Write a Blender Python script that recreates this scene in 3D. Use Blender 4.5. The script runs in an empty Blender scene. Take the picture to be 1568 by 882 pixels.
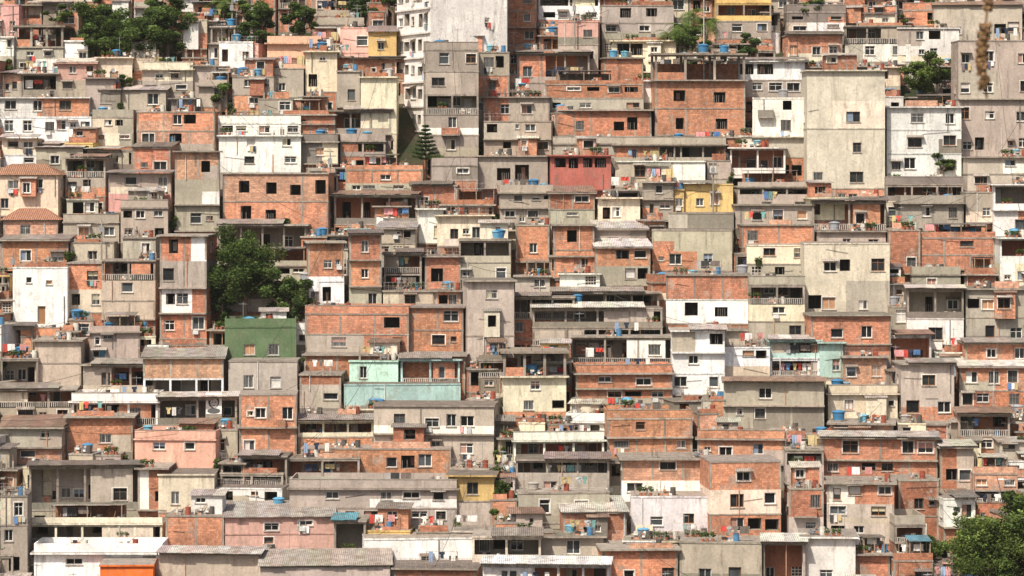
import bpy, math, random
import numpy as np
from mathutils import Vector, Matrix
random.seed(11); np.random.seed(7)
R=random.random; U=random.uniform
scene=bpy.context.scene
CAMZ=80.0; F=4650.0; HZ=250.0
def dist(y): return 300+(882-y)*0.102
def site(x,y,d=None):
    d=d or dist(y); s=F/d
    return Vector(((x-784)/s, d, CAMZ+(HZ-y)/s)), s
# ---------------------------------------------------------------- materials
MATS=[]
def newmat(name):
    m=bpy.data.materials.new(name); m.use_nodes=True
    nt=m.node_tree; nt.nodes.clear()
    out=nt.nodes.new('ShaderNodeOutputMaterial'); b=nt.nodes.new('ShaderNodeBsdfPrincipled')
    b.inputs['Specular IOR Level'].default_value=.2
    nt.links.new(b.outputs[0],out.inputs[0]); MATS.append(m)
    return m,nt,b
class N:
    def __init__(s,nt): s.nt=nt
    def n(s,t,**k):
        x=s.nt.nodes.new(t)
        for a,v in k.items(): setattr(x,a,v)
        return x
    def l(s,a,b): s.nt.links.new(a,b)
    def pos(s): return s.n('ShaderNodeNewGeometry').outputs['Position']
    def col(s): return s.n('ShaderNodeAttribute',attribute_name='Col').outputs['Color']
    def mapv(s,v,sc):
        m=s.n('ShaderNodeMapping'); m.inputs['Scale'].default_value=sc; s.l(v,m.inputs[0]); return m.outputs[0]
    def noise(s,v,scale,detail=4,rough=.6):
        m=s.n('ShaderNodeTexNoise'); s.l(v,m.inputs['Vector']); m.inputs['Scale'].default_value=scale
        m.inputs['Detail'].default_value=detail; m.inputs['Roughness'].default_value=rough; return m.outputs[0]
    def ramp(s,f,a,b,va=0.,vb=1.):
        m=s.n('ShaderNodeMapRange'); s.l(f,m.inputs[0])
        for i,v in enumerate((a,b,va,vb)): m.inputs[i+1].default_value=v
        return m.outputs[0]
    def math(s,op,a,b):
        m=s.n('ShaderNodeMath',operation=op)
        for i,v in enumerate((a,b)):
            if isinstance(v,(int,float)): m.inputs[i].default_value=v
            else: s.l(v,m.inputs[i])
        return m.outputs[0]
    def mix(s,f,a,b,bt='MIX'):
        m=s.n('ShaderNodeMix',data_type='RGBA',blend_type=bt)
        for i,v in ((0,f),(6,a),(7,b)):
            if isinstance(v,(int,float)): m.inputs[i].default_value=v
            elif isinstance(v,tuple): m.inputs[i].default_value=v+(1,)
            else: s.l(v,m.inputs[i])
        return m.outputs[2]
    def mulf(s,c,f):
        m=s.n('ShaderNodeVectorMath',operation='SCALE'); s.l(c,m.inputs[0]); s.l(f,m.inputs['Scale']); return m.outputs[0]
    def bump(s,h,b,st=.5,d=.03):
        m=s.n('ShaderNodeBump'); m.inputs['Strength'].default_value=st; m.inputs['Distance'].default_value=d
        s.l(h,m.inputs['Height']); s.l(m.outputs[0],b.inputs['Normal'])
    def streak(s,p,amt):
        st=s.ramp(s.noise(s.mapv(p,(1.5,1.5,.2)),1.,7,.75),.48,.7); mk=s.ramp(s.noise(p,.4,4),.4,.6,0.1,amt); return s.math('MULTIPLY',st,mk)
def uvz(g):
    p=g.pos(); sp=g.n('ShaderNodeSeparateXYZ'); g.l(p,sp.inputs[0])
    a=g.math('ADD',sp.outputs[0],sp.outputs[1]); c=g.n('ShaderNodeCombineXYZ'); g.l(a,c.inputs[0]); g.l(sp.outputs[2],c.inputs[1]); return c.outputs[0],p
BRICK,PLAS,CONC,SHEET,TILE,GLASS,PAINT,METAL,CLOTH,LEAF,SOIL,PLASTIC,BARK=range(13)
# brick
m,nt,b=newmat('hollow_brick'); g=N(nt); uv,p=uvz(g); c=g.col()
bt=g.n('ShaderNodeTexBrick'); g.l(uv,bt.inputs['Vector']); bt.inputs['Scale'].default_value=1; bt.inputs['Brick Width'].default_value=.38
bt.inputs['Row Height'].default_value=.23; bt.inputs['Mortar Size'].default_value=.02; bt.inputs['Mortar Smooth'].default_value=.3
bt.inputs['Color1'].default_value=(1.2,1.15,1.1,1); bt.inputs['Color2'].default_value=(.7,.66,.64,1); bt.inputs['Mortar'].default_value=(.6,.78,.88,1)
x=g.mix(1.,c,bt.outputs[0],'MULTIPLY')
x=g.mulf(x,g.ramp(g.noise(p,.3,5),.3,.7,.68,1.22))
x=g.mix(g.ramp(g.noise(p,1.7,6,.75),.45,.62,0,.3),x,(.46,.28,.19))
x=g.mix(g.ramp(g.noise(p,.8,7,.7),.57,.63,0,.75),x,(.38,.31,.25))
x=g.mix(g.ramp(g.noise(p,1.1,7,.75),.56,.68,0,.5),x,(.2,.11,.075))
x=g.mix(g.streak(p,.85),x,(.1,.07,.05))
x=g.mulf(x,g.ramp(g.noise(p,5,3),.3,.7,.8,1.2))
g.l(x,b.inputs['Base Color']); b.inputs['Roughness'].default_value=.95; g.bump(bt.outputs['Fac'],b,-.6,.02)
# plaster
m,nt,b=newmat('weathered_plaster'); g=N(nt); p=g.pos(); c=g.col()
x=g.mulf(c,g.ramp(g.noise(p,.4,5),.3,.7,.74,1.14))
x=g.mix(g.streak(p,.75),x,(.15,.12,.09))
x=g.mix(g.ramp(g.noise(p,.7,8,.75),.58,.64,0,.45),x,(.31,.25,.2))
x=g.mix(g.ramp(g.noise(p,1.6,7,.78),.55,.68,0,.42),x,(.2,.16,.12))
x=g.mulf(x,g.ramp(g.noise(p,4,4),.3,.7,.86,1.12))
g.l(x,b.inputs['Base Color']); b.inputs['Roughness'].default_value=.92; g.bump(g.noise(p,3,5),b,.4,.05)
# concrete
m,nt,b=newmat('raw_concrete'); g=N(nt); p=g.pos(); c=g.col()
x=g.mulf(c,g.ramp(g.noise(p,1.,6,.7),.3,.7,.55,1.2)); st=g.noise(g.mapv(p,(3,3,.5)),1.,5,.7)
x=g.mix(g.ramp(st,.47,.68,0,.6),x,(.08,.065,.05)); g.l(x,b.inputs['Base Color']); b.inputs['Roughness'].default_value=.95; g.bump(g.noise(p,5,4),b,.4,.04)
# corrugated sheet
m,nt,b=newmat('corrugated_sheet'); g=N(nt); p=g.pos(); c=g.col()
w=g.n('ShaderNodeTexWave',bands_direction='X'); g.l(p,w.inputs[0]); w.inputs['Scale'].default_value=1.6; w.inputs['Distortion'].default_value=.2
x=g.mulf(c,g.ramp(g.noise(p,1.3,6,.7),.3,.7,.5,1.2)); x=g.mulf(x,g.ramp(w.outputs['Fac'],0,1,.74,1.08))
x=g.mix(g.ramp(g.noise(p,.7,6,.7),.5,.65,0,.6),x,(.17,.105,.075)); g.l(x,b.inputs['Base Color']); b.inputs['Roughness'].default_value=.85; g.bump(w.outputs['Fac'],b,.8,.06)
# tile
m,nt,b=newmat('clay_tile'); g=N(nt); p=g.pos(); c=g.col()
w=g.n('ShaderNodeTexWave',bands_direction='X'); g.l(p,w.inputs[0]); w.inputs['Scale'].default_value=1.3
x=g.mulf(c,g.ramp(g.noise(p,2.5,6,.8),.3,.7,.5,1.3)); x=g.mulf(x,g.ramp(w.outputs['Fac'],0,1,.5,1.1)); g.l(x,b.inputs['Base Color']); b.inputs['Roughness'].default_value=.9; g.bump(w.outputs['Fac'],b,.9,.08)
# glass
m,nt,b=newmat('window_glass'); g=N(nt); p=g.pos(); x=g.mulf(g.col(),g.ramp(g.noise(p,.8,2),.3,.7,.5,1.4)); g.l(x,b.inputs['Base Color']); b.inputs['Roughness'].default_value=.15; b.inputs['Specular IOR Level'].default_value=.5
def simple(name,rough,metal=0,var=.15,sc=3):
    m,nt,b=newmat(name); g=N(nt); x=g.mulf(g.col(),g.ramp(g.noise(g.pos(),sc,4),.3,.7,1-var,1+var)); g.l(x,b.inputs['Base Color']); b.inputs['Roughness'].default_value=rough; b.inputs['Metallic'].default_value=metal; return m,nt,b,g
simple('joinery_paint',.6); simple('aged_metal',.55,.3,.3); simple('cotton_cloth',.95,0,.15,6)
# leaf
m=bpy.data.materials.new('foliage_leaf'); m.use_nodes=True; nt=m.node_tree; nt.nodes.clear(); g=N(nt)
o=g.n('ShaderNodeOutputMaterial'); d=g.n('ShaderNodeBsdfDiffuse'); t=g.n('ShaderNodeBsdfTranslucent'); mx=g.n('ShaderNodeMixShader'); mx.inputs[0].default_value=.3
c=g.col(); g.l(c,d.inputs[0]); g.l(g.mix(1.,c,(1.3,1.3,.5),'MULTIPLY'),t.inputs[0]); g.l(d.outputs[0],mx.inputs[1]); g.l(t.outputs[0],mx.inputs[2]); g.l(mx.outputs[0],o.inputs[0]); MATS.append(m)
# soil
m,nt,b=newmat('hillside_soil'); g=N(nt); p=g.pos(); x=g.mix(g.ramp(g.noise(p,.25,8,.7),.42,.58),(.09,.065,.045),(.04,.05,.022)); x=g.mulf(x,g.ramp(g.noise(p,2.,6,.8),.3,.7,.4,1.3))
g.l(x,b.inputs['Base Color']); b.inputs['Roughness'].default_value=1; g.bump(g.noise(p,1.5,8,.7),b,1,.3)
simple('tank_plastic',.5,0,.2,2); simple('tree_bark',.95,0,.4,8)
# ---------------------------------------------------------------- mesh builder
class MB:
    def __init__(s): s.v=[];s.f=[];s.m=[];s.c=[]
    def quad(s,a,b,c,d,m,col):
        i=len(s.v); s.v+=[a,b,c,d]; s.f.append((i,i+1,i+2,i+3)); s.m.append(m); s.c.append(col)
    def tri(s,a,b,c,m,col):
        i=len(s.v); s.v+=[a,b,c]; s.f.append((i,i+1,i+2)); s.m.append(m); s.c.append(col)
    def hexa(s,P,m,col):
        i=len(s.v); s.v+=P
        for q in ((0,3,2,1),(4,5,6,7),(0,1,5,4),(1,2,6,5),(2,3,7,6),(3,0,4,7)):
            s.f.append(tuple(i+k for k in q)); s.m.append(m); s.c.append(col)
    def box(s,x0,x1,y0,y1,z0,z1,m,col):
        s.hexa([(x0,y0,z0),(x1,y0,z0),(x1,y1,z0),(x0,y1,z0),(x0,y0,z1),(x1,y0,z1),(x1,y1,z1),(x0,y1,z1)],m,col)
    def tube(s,a,b,r0,r1,m,col,n=8,cap=True):
        a=Vector(a);b=Vector(b);d=(b-a)
        if d.length<1e-6: return
        d.normalize(); u=d.orthogonal().normalized(); w=d.cross(u); i=len(s.v)
        for P,r in((a,r0),(b,r1)):
            for k in range(n):
                t=2*math.pi*k/n; s.v.append(tuple(P+(u*math.cos(t)+w*math.sin(t))*r))
        for k in range(n):
            j=(k+1)%n; s.f.append((i+k,i+j,i+n+j,i+n+k)); s.m.append(m); s.c.append(col)
        if cap:
            s.f.append(tuple(i+k for k in range(n))[::-1]); s.m.append(m); s.c.append(col)
            s.f.append(tuple(i+n+k for k in range(n))); s.m.append(m); s.c.append(col)
    def mesh(s,name):
        me=bpy.data.meshes.new(name); me.from_pydata([tuple(v) for v in s.v],[],s.f)
        used=sorted(set(s.m)); mp={u:i for i,u in enumerate(used)}
        for u in used: me.materials.append(MATS[u])
        me.polygons.foreach_set('material_index',np.array([mp[k] for k in s.m],dtype=np.int32))
        cnt=np.array([len(f) for f in s.f]); col=np.ones((len(s.f),4),dtype=np.float32); col[:,:3]=np.array(s.c,dtype=np.float32)[:,:3]
        at=me.color_attributes.new('Col','FLOAT_COLOR','CORNER'); at.data.foreach_set('color',np.repeat(col,cnt,axis=0).ravel())
        me.update(); return me
def obj(name,me,M=None,parent=None):
    o=bpy.data.objects.new(name,me); scene.collection.objects.link(o)
    if parent: o.parent=parent
    if M is not None: o.matrix_world=M
    return o
def jit(c,a=.08,h=.03):
    k=1+U(-a,a); return tuple(max(.01,min(.9,v*k*(1+U(-h,h)))) for v in c)
PAL=dict(b=(.62,.275,.165),B=(.45,.185,.11),p=(.69,.38,.26),g=(.47,.41,.335),G=(.25,.22,.18),w=(.89,.85,.78),c=(.77,.67,.51),e=(.72,.64,.53),
 y=(.66,.46,.18),t=(.46,.68,.62),n=(.15,.22,.11),k=(.73,.42,.35),s=(.82,.47,.33),m=(.5,.73,.62),r=(.42,.13,.1),u=(.34,.44,.53),o=(.85,.2,.04))
CON=(.37,.32,.265)
FR=[(.84,.81,.76),(.84,.81,.76),(.8,.77,.72),(.5,.5,.48),(.25,.12,.06),(.6,.6,.58),(.15,.12,.1)]
GL=[(.02,.022,.025),(.03,.035,.035),(.015,.015,.015),(.07,.08,.085)]
CU=[(.6,.55,.5),(.7,.68,.62),(.35,.2,.15),(.2,.25,.32),(.45,.25,.2),(.5,.45,.3)]
CLO=[(.82,.79,.74),(.82,.79,.74),(.76,.72,.66),(.03,.04,.07),(.58,.08,.06),(.1,.2,.42),(.68,.32,.32),(.05,.05,.05),(.5,.4,.2),(.18,.35,.33),(.42,.42,.42),(.3,.42,.58),(.18,.15,.13)]
class Fac:
    def __init__(s,o,u,n): s.o=o;s.u=u;s.n=n
    def P(s,a,z,d): return (s.o[0]+s.u[0]*a+s.n[0]*d, s.o[1]+s.u[1]*a+s.n[1]*d, z)
    def box(s,mb,a0,a1,z0,z1,d0,d1,m,c):
        P=s.P; mb.hexa([P(a0,z0,d1),P(a1,z0,d1),P(a1,z0,d0),P(a0,z0,d0),P(a0,z1,d1),P(a1,z1,d1),P(a1,z1,d0),P(a0,z1,d0)],m,c)
    def rect(s,mb,a0,a1,z0,z1,d,m,c): mb.quad(s.P(a0,z0,d),s.P(a1,z0,d),s.P(a1,z1,d),s.P(a0,z1,d),m,c)
def facade(W_,win,fc,W,z0,z1,mat,col,ops,alt=None):
    xs={0,W}|{o[0] for o in ops}|{o[1] for o in ops}; zs={z0,z1}|{o[2] for o in ops}|{o[3] for o in ops}
    if alt: xs|={max(0,alt[0]),min(W,alt[1])}; zs|={min(z1,max(z0,alt[2]))}
    xs=sorted(xs); zs=sorted(zs)
    for i in range(len(xs)-1):
        for j in range(len(zs)-1):
            cx=(xs[i]+xs[i+1])/2; cz=(zs[j]+zs[j+1])/2
            if any(o[0]<cx<o[1] and o[2]<cz<o[3] for o in ops): continue
            if alt and alt[0]<cx<alt[1] and cz<alt[2]: fc.rect(W_,xs[i],xs[i+1],zs[j],zs[j+1],0,alt[3],alt[4])
            else: fc.rect(W_,xs[i],xs[i+1],zs[j],zs[j+1],0,mat,col)
    for (a0,a1,b0,b1,t) in ops:
        r=.24 if t in 'wkadg' else 1.7
        rc=col if t!='o' else CON; rm=mat if t!='o' else CONC
        P=fc.P
        W_.quad(P(a0,b0,0),P(a0,b0,-r),P(a0,b1,-r),P(a0,b1,0),rm,rc); W_.quad(P(a1,b0,-r),P(a1,b0,0),P(a1,b1,0),P(a1,b1,-r),rm,rc)
        W_.quad(P(a0,b0,0),P(a1,b0,0),P(a1,b0,-r),P(a0,b0,-r),rm,rc); W_.quad(P(a0,b1,-r),P(a1,b1,-r),P(a1,b1,0),P(a0,b1,0),rm,rc)
        if t in 'oO':
            fc.rect(W_,a0,a1,b0,b1,-r,CONC,(.04,.03,.025))  # back wall coloured near black, the room's shade is put into the colour
            if t=='O' or R()<.3:
                for k in range(int((a1-a0)/.25)): 
                    if R()<.5: fc.box(win,a0+.1+k*.25,a0+.14+k*.25,b0+.003,b0+.9,-.1,-.06,METAL,(.3,.27,.25))
            if R()<.2: a=U(a0,a1-.5); fc.rect(win,a,a+.45,b0+.2,b1-.3,-r+.1,CLOTH,random.choice(CU))
            continue
        f=random.choice(FR); fw=.08
        if t=='d':
            fc.rect(win,a0,a1,b0,b1,-r+.003,PAINT,jit(random.choice([(.3,.16,.08),(.65,.63,.6),(.2,.12,.08),(.06,.05,.045),(.12,.1,.09)])))
            fc.box(win,a0,a0+fw,b0,b1,-r+.005,-r+.06,PAINT,f); fc.box(win,a1-fw,a1,b0,b1,-r+.005,-r+.06,PAINT,f); continue
        if t=='g':
            fc.rect(win,a0,a1,b0,b1,-r,CONC,(.03,.03,.03)); n=max(2,int((a1-a0)/.28))
            for k in range(n): fc.box(win,a0+(a1-a0)*k/n,a0+(a1-a0)*k/n+.09,b0,b1,-r+.01,-.02,CONC,(.6,.55,.48))
            n=max(2,int((b1-b0)/.28))
            for k in range(n): fc.box(win,a0,a1,b0+(b1-b0)*k/n,b0+(b1-b0)*k/n+.09,-r+.012,-.024,CONC,(.6,.55,.48))
            continue
        fc.rect(win,a0,a1,b0,b1,-r,GLASS,random.choice(GL))
        q=R()
        if q<.12: a=(a0+a1)/2; fc.rect(win,a0+.04,a,b0+.04,b1-.04,-r+.012,CLOTH,random.choice(CU))
        elif q<.19: fc.rect(win,a0+.04,a1-.04,b0+.04,b1-.04,-r+.012,PAINT,random.choice([(.6,.58,.54),(.45,.25,.14)]))
        elif q<.27: fc.rect(win,a0+.04,a1-.04,b0+(b1-b0)*.45,b1-.04,-r+.012,CLOTH,random.choice(CU))
        e=-r+.07
        fc.box(win,a0,a0+fw,b0,b1,-r+.014,e,PAINT,f);fc.box(win,a1-fw,a1,b0,b1,-r+.014,e,PAINT,f)
        fc.box(win,a0+fw,a1-fw,b0,b0+fw,-r+.014,e,PAINT,f);fc.box(win,a0+fw,a1-fw,b1-fw,b1,-r+.014,e,PAINT,f)
        if a1-a0>.7 and R()<.75: c=(a0+a1)/2; fc.box(win,c-.03,c+.03,b0+fw,b1-fw,-r+.016,e-.004,PAINT,f)
        if R()<.3: c=b0+(b1-b0)*.65; fc.box(win,a0+fw,a1-fw,c,c+.05,-r+.018,e-.008,PAINT,f)
        fc.box(win,a0-.08,a1+.08,b0-.08,b0-.002,.002,.1,CONC,(.5,.45,.38))
        q=R()
        if q<.35:
            tc=(.78,.74,.67)
            for (p0,p1,q0,q1) in ((a0-.1,a0-.001,b0,b1+.1),(a1+.001,a1+.1,b0,b1+.1),(a0-.001,a1+.001,b1+.001,b1+.1)): fc.box(win,p0,p1,q0,q1,.002,.03,PLAS,tc)
        elif q<.5:
            for k in range(int((a1-a0)/.16)): fc.box(win,a0+.05+k*.16,a0+.075+k*.16,b0,b1,-.03,-.01,METAL,(.5,.48,.45))
        if t=='a' or R()<.1: 
            mb=win; mb.quad(P(a0-.2,b1+.1,.6),P(a1+.2,b1+.1,.6),P(a1+.2,b1+.35,.02),P(a0-.2,b1+.35,.02),SHEET,random.choice([(.4,.35,.3),(.25,.2,.17),(.5,.45,.4)]))
        if R()<.06: fc.box(win,a0+.1,a0+.7,b0-.5,b0-.1,.004,.35,PAINT,(.6,.6,.58))
        if R()<.1: 
            for k in range(3): x=a0+k*.38+U(-.05,.05); fc.rect(win,x,x+U(.25,.36),b0-U(.5,.9),b0-.05,.16+k*.01,CLOTH,jit(random.choice(CLO),.2))
def autoslots(W,dens=.6,brick=False):
    n=max(1,int(W/1.35)); s=''
    for i in range(n): s+= random.choice('wwwwookkag' if R()<.3 else ('wwoooo' if brick else 'wwwwwoooOk')) if (R()<dens and not s.endswith(('O',))) else '.'
    if R()<.12 and n>1: s=s[:-1]+'d'
    return s
def slots(s,W,z0,h,ins=.3):
    ops=[]; n=len(s); sw=(W-2*ins)/max(1,n)
    for i,ch in enumerate(s):
        if ch=='.': continue
        c=ins+sw*(i+.5)+U(-.25,.25); hw=min({'w':.68,'k':.34,'o':.72,'O':min(1.5,sw*.5-.08),'d':.46,'a':.64,'g':.7}[ch]*U(.68,1.28),W/2-.15,max(sw*.42,.3))
        if ch=='O': hw=max(.4,min(hw,sw*.47))
        hw=min(hw,c-.12,W-.12-c)
        if hw<.15: continue
        hh={'w':1.2,'k':.6,'o':1.4,'O':1.7,'d':2.05,'a':1.1,'g':1.3}[ch]*U(.76,1.18)
        b0={'O':.75,'k':1.3}.get(ch,.95)+U(-.18,.18)
        if ch=='d': b0=.12
        hh=min(hh,h-b0-.22)
        if hh<.4: b0=.4; hh=max(.3,h-.85)
        if ops and ops[-1][1]>c-hw-.05: continue
        ops.append((c-hw,c+hw,z0+b0,z0+b0+hh,ch))
    return sorted(ops)
NAMES=dict(b='brick_house',B='brick_house',p='brick_house',g='concrete_house',G='concrete_house',w='white_house',c='cream_house',e='apartment_block',y='yellow_house',t='turquoise_house',n='green_house',k='pink_house',s='salmon_house',m='mint_green_house',r='red_house',u='blue_house',o='orange_house')
def put(name,me,M,loc,rot=0,sc=1):
    p=M@Vector(loc); o=obj(name,me); o.location=p; o.rotation_euler=(0,0,rot+M.to_euler().z); o.scale=(sc,)*3; return o
# prop meshes ------------------------------------------------------
def lathe(mb,prof,m,col,n=18,cx=0,cy=0,z=0):
    for k in range(len(prof)-1):
        (r0,z0),(r1,z1)=prof[k],prof[k+1]
        for i in range(n):
            a=2*math.pi*i/n;b=2*math.pi*(i+1)/n
            P=lambda r,t,zz:(cx+r*math.cos(t),cy+r*math.sin(t),z+zz)
            if r1<1e-4: mb.tri(P(r0,a,z0),P(r0,b,z0),(cx,cy,z+z1),m,col)
            else: mb.quad(P(r0,a,z0),P(r0,b,z0),P(r1,b,z1),P(r1,a,z1),m,col)
def tankmesh(c,r=.62,h=.8):
    mb=MB(); lathe(mb,[(r*.8,0),(r*.84,h*.3),(r*.86,h*.31),(r*.95,h*.9),(r*1.06,h*.92),(r*1.06,h*.99),(r*.98,h),(r*.6,h*1.12),(r*.2,h*1.18),(0,h*1.19)],PLASTIC,c)
    mb.box(-r*.9,r*.9,-r*.9,r*.9,-.1,-.002,CONC,CON)
    return mb.mesh('tank_body')
TANKS=[tankmesh((.07,.24,.43),.6,.75),tankmesh((.11,.31,.48),.6,.75),tankmesh((.06,.19,.35),.7,.9),tankmesh((.16,.38,.48),.52,.65)]
TANKG=[tankmesh((.4,.37,.33),.6,.6),tankmesh((.33,.34,.36),.65,.8)]
def laundry(w,dens=1):
    mb=MB(); mb.tube((0,0,0),(w,0,0),.012,.012,METAL,(.2,.2,.2),4); x=U(.05,.4)
    while x<w-.35:
        c=jit(random.choice(CLO),.2); k=R(); h=U(.4,1.05); d=lambda:U(-.08,.08); e=lambda:U(-.04,.0)
        if k<.4:
            ww=U(.42,.6); pts=[(0,e()),(ww,e()),(ww+.02,-.25),(ww*.8,-.3),(ww*.8,-.7+e()),(ww*.2,-.7+e()),(ww*.2,-.3),(-.02,-.25)]; i=len(mb.v)
            yy=[d() for _ in pts]; mb.v+=[(x+a,yy[j],b) for j,(a,b) in enumerate(pts)]
            for q in ((0,7,6,1),(1,6,3,2),(6,5,4,3)): mb.f.append(tuple(i+t for t in q)); mb.m.append(CLOTH); mb.c.append(c)
            x+=ww+U(.02,.15)
        elif k<.6:
            mb.quad((x,d(),-.9),(x+.2,d(),-.9),(x+.22,0,0),(x,0,0),CLOTH,c); mb.quad((x+.24,d(),-.9),(x+.44,d(),-.88),(x+.44,0,0),(x+.22,0,0),CLOTH,c); x+=.5
        else:
            ww=U(.3,1.1); n=4
            for j in range(n):
                a=x+ww*j/n;b2=x+ww*(j+1)/n; mb.quad((a,.04*(j%2)+d(),-h+e()),(b2,.04*((j+1)%2)+d(),-h+e()),(b2,0,0),(a,0,0),CLOTH,c)
            x+=ww+U(.03,.2)
        if R()<.3: x+=U(.2,.8)
    return mb.mesh('clothes_on_line')
LAUN={w:[laundry(w) for _ in range(10)] for w in (2,3,4)}
def dishmesh():
    mb=MB(); mb.tube((0,0,0),(0,0,.7),.03,.03,METAL,(.3,.3,.3),6)
    n=14; T=Matrix.Translation((0,-.08,.8))@Matrix.Rotation(math.radians(55),4,'X')
    pr=[(0,0),(.12,.02),(.22,.05),(.32,.1)]
    for k in range(3):
        for i in range(n):
            a=2*math.pi*i/n;b=2*math.pi*(i+1)/n
            Q=[T@Vector((r*math.cos(t),r*math.sin(t),z)) for (r,z),t in ((pr[k],a),(pr[k],b),(pr[k+1],b),(pr[k+1],a))]
            mb.quad(*[tuple(q) for q in Q],METAL,(.35,.34,.32))
    mb.tube(T@Vector((0,.3,.1)),T@Vector((0,.05,.35)),.015,.015,METAL,(.3,.3,.3),5); return mb.mesh('dish_and_mast')
DISH=dishmesh()
def antenna():
    mb=MB(); mb.tube((0,0,0),(0,0,2.6),.03,.025,METAL,(.35,.35,.35),6); mb.tube((-.5,0,2.4),(.5,0,2.4),.018,.018,METAL,(.4,.4,.4),5)
    for k in range(6): x=-.45+k*.18; mb.tube((x,-.3,2.4),(x,.3,2.4),.012,.012,METAL,(.45,.45,.45),4)
    return mb.mesh('yagi_antenna')
ANT=antenna()
def leaves(mb,c,rad,n,size,cols,flat=1.):
    for _ in range(n):
        v=np.random.normal(size=3); v/=np.linalg.norm(v); r=R()**.45
        P=Vector((c[0]+v[0]*rad[0]*r,c[1]+v[1]*rad[1]*r,c[2]+v[2]*rad[2]*r))
        a=Vector(np.random.normal(size=3)); a.z*=.5; a.normalize(); b=a.cross(Vector(np.random.normal(size=3))).normalized(); s=size*U(.6,1.3)
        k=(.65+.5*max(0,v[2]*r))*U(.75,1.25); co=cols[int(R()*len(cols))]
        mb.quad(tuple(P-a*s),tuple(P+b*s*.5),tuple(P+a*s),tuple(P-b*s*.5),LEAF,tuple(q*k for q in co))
GD=[(.085,.13,.045),(.1,.145,.05),(.07,.105,.04)]; GM=[(.12,.18,.05),(.105,.155,.05),(.15,.2,.055)]; GY=[(.2,.26,.07),(.16,.22,.055)]
def potmesh(k):
    mb=MB()
    for i in range(3):
        x=i*.55+U(-.08,.08); lathe(mb,[(.13,0),(.19,.28),(.16,.28),(.01,.26)],PLASTIC,(.4,.15,.08),8,cx=x); leaves(mb,(x,0,.5+.1*k),(.3,.25,.33),70,.12,GM)
    return mb.mesh('pots_and_leaves')
POTS=[potmesh(k) for k in range(3)]
def junkmesh(k):
    mb=MB()
    for i in range(5): 
        x=U(0,1.4);z=0
        for j in range(random.choice((1,2,3,4))): a=U(.2,.5); mb.box(x,x+a,U(-.3,-.1)+.01*i,U(.0,.3),z+.002,z+.19,random.choice((BRICK,CONC,PAINT)),jit(random.choice([PAL['b'],CON,(.75,.72,.65),(.75,.72,.65),(.3,.32,.35),(.06,.05,.045)]))); z+=.2
    for i in range(4): mb.tube((U(0,1),0,0),(U(.5,2),U(-.1,.1),U(.3,1.3)),.03,.03,BARK,(.3,.2,.12),5)
    lathe(mb,[(.28,0),(.3,.4),(.28,.42),(.28,.8),(.0,.8)],PLASTIC,random.choice([(.08,.2,.35),(.5,.47,.42),(.3,.08,.05),(.6,.57,.5),(.1,.09,.08)]),10,cx=1.8)
    return mb.mesh('stacked_materials')
JUNK=[junkmesh(k) for k in range(10)]
FOOT=[]; EDGE=[]
def fmat():
    r=R(); return random.choice('bbbBp') if r<.45 else random.choice('gggGe') if r<.73 else random.choice('wwcc') if r<.97 else random.choice('kytsmu')
def fmc(c,a=.12): return (BRICK if c in 'bBp' else PLAS),jit(PAL[c],a,.04)
SHC=[(.38,.33,.29),(.3,.25,.22),(.5,.45,.4),(.3,.2,.15),(.66,.61,.54),(.2,.17,.15)]
def sheetbox(rf,a,b2,y0,y1,z0_,z1_,c,th=.06):
    k=max(1,int((b2-a)/1.1)); st=(b2-a)/k
    for i in range(k):
        cc=jit(c,.22,.05); o=.012*(i%2)+U(0,.008); p=a+st*i; q=p+st+.04; e=U(-.14,.14)
        rf.hexa([(p,y0+e,z0_+o),(q,y0+e,z0_+o),(q,y1,z1_+o),(p,y1,z1_+o),(p,y0+e,z0_+th+o),(q,y0+e,z0_+th+o),(q,y1,z1_+th+o),(p,y1,z1_+th+o)],SHEET,cc)
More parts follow.
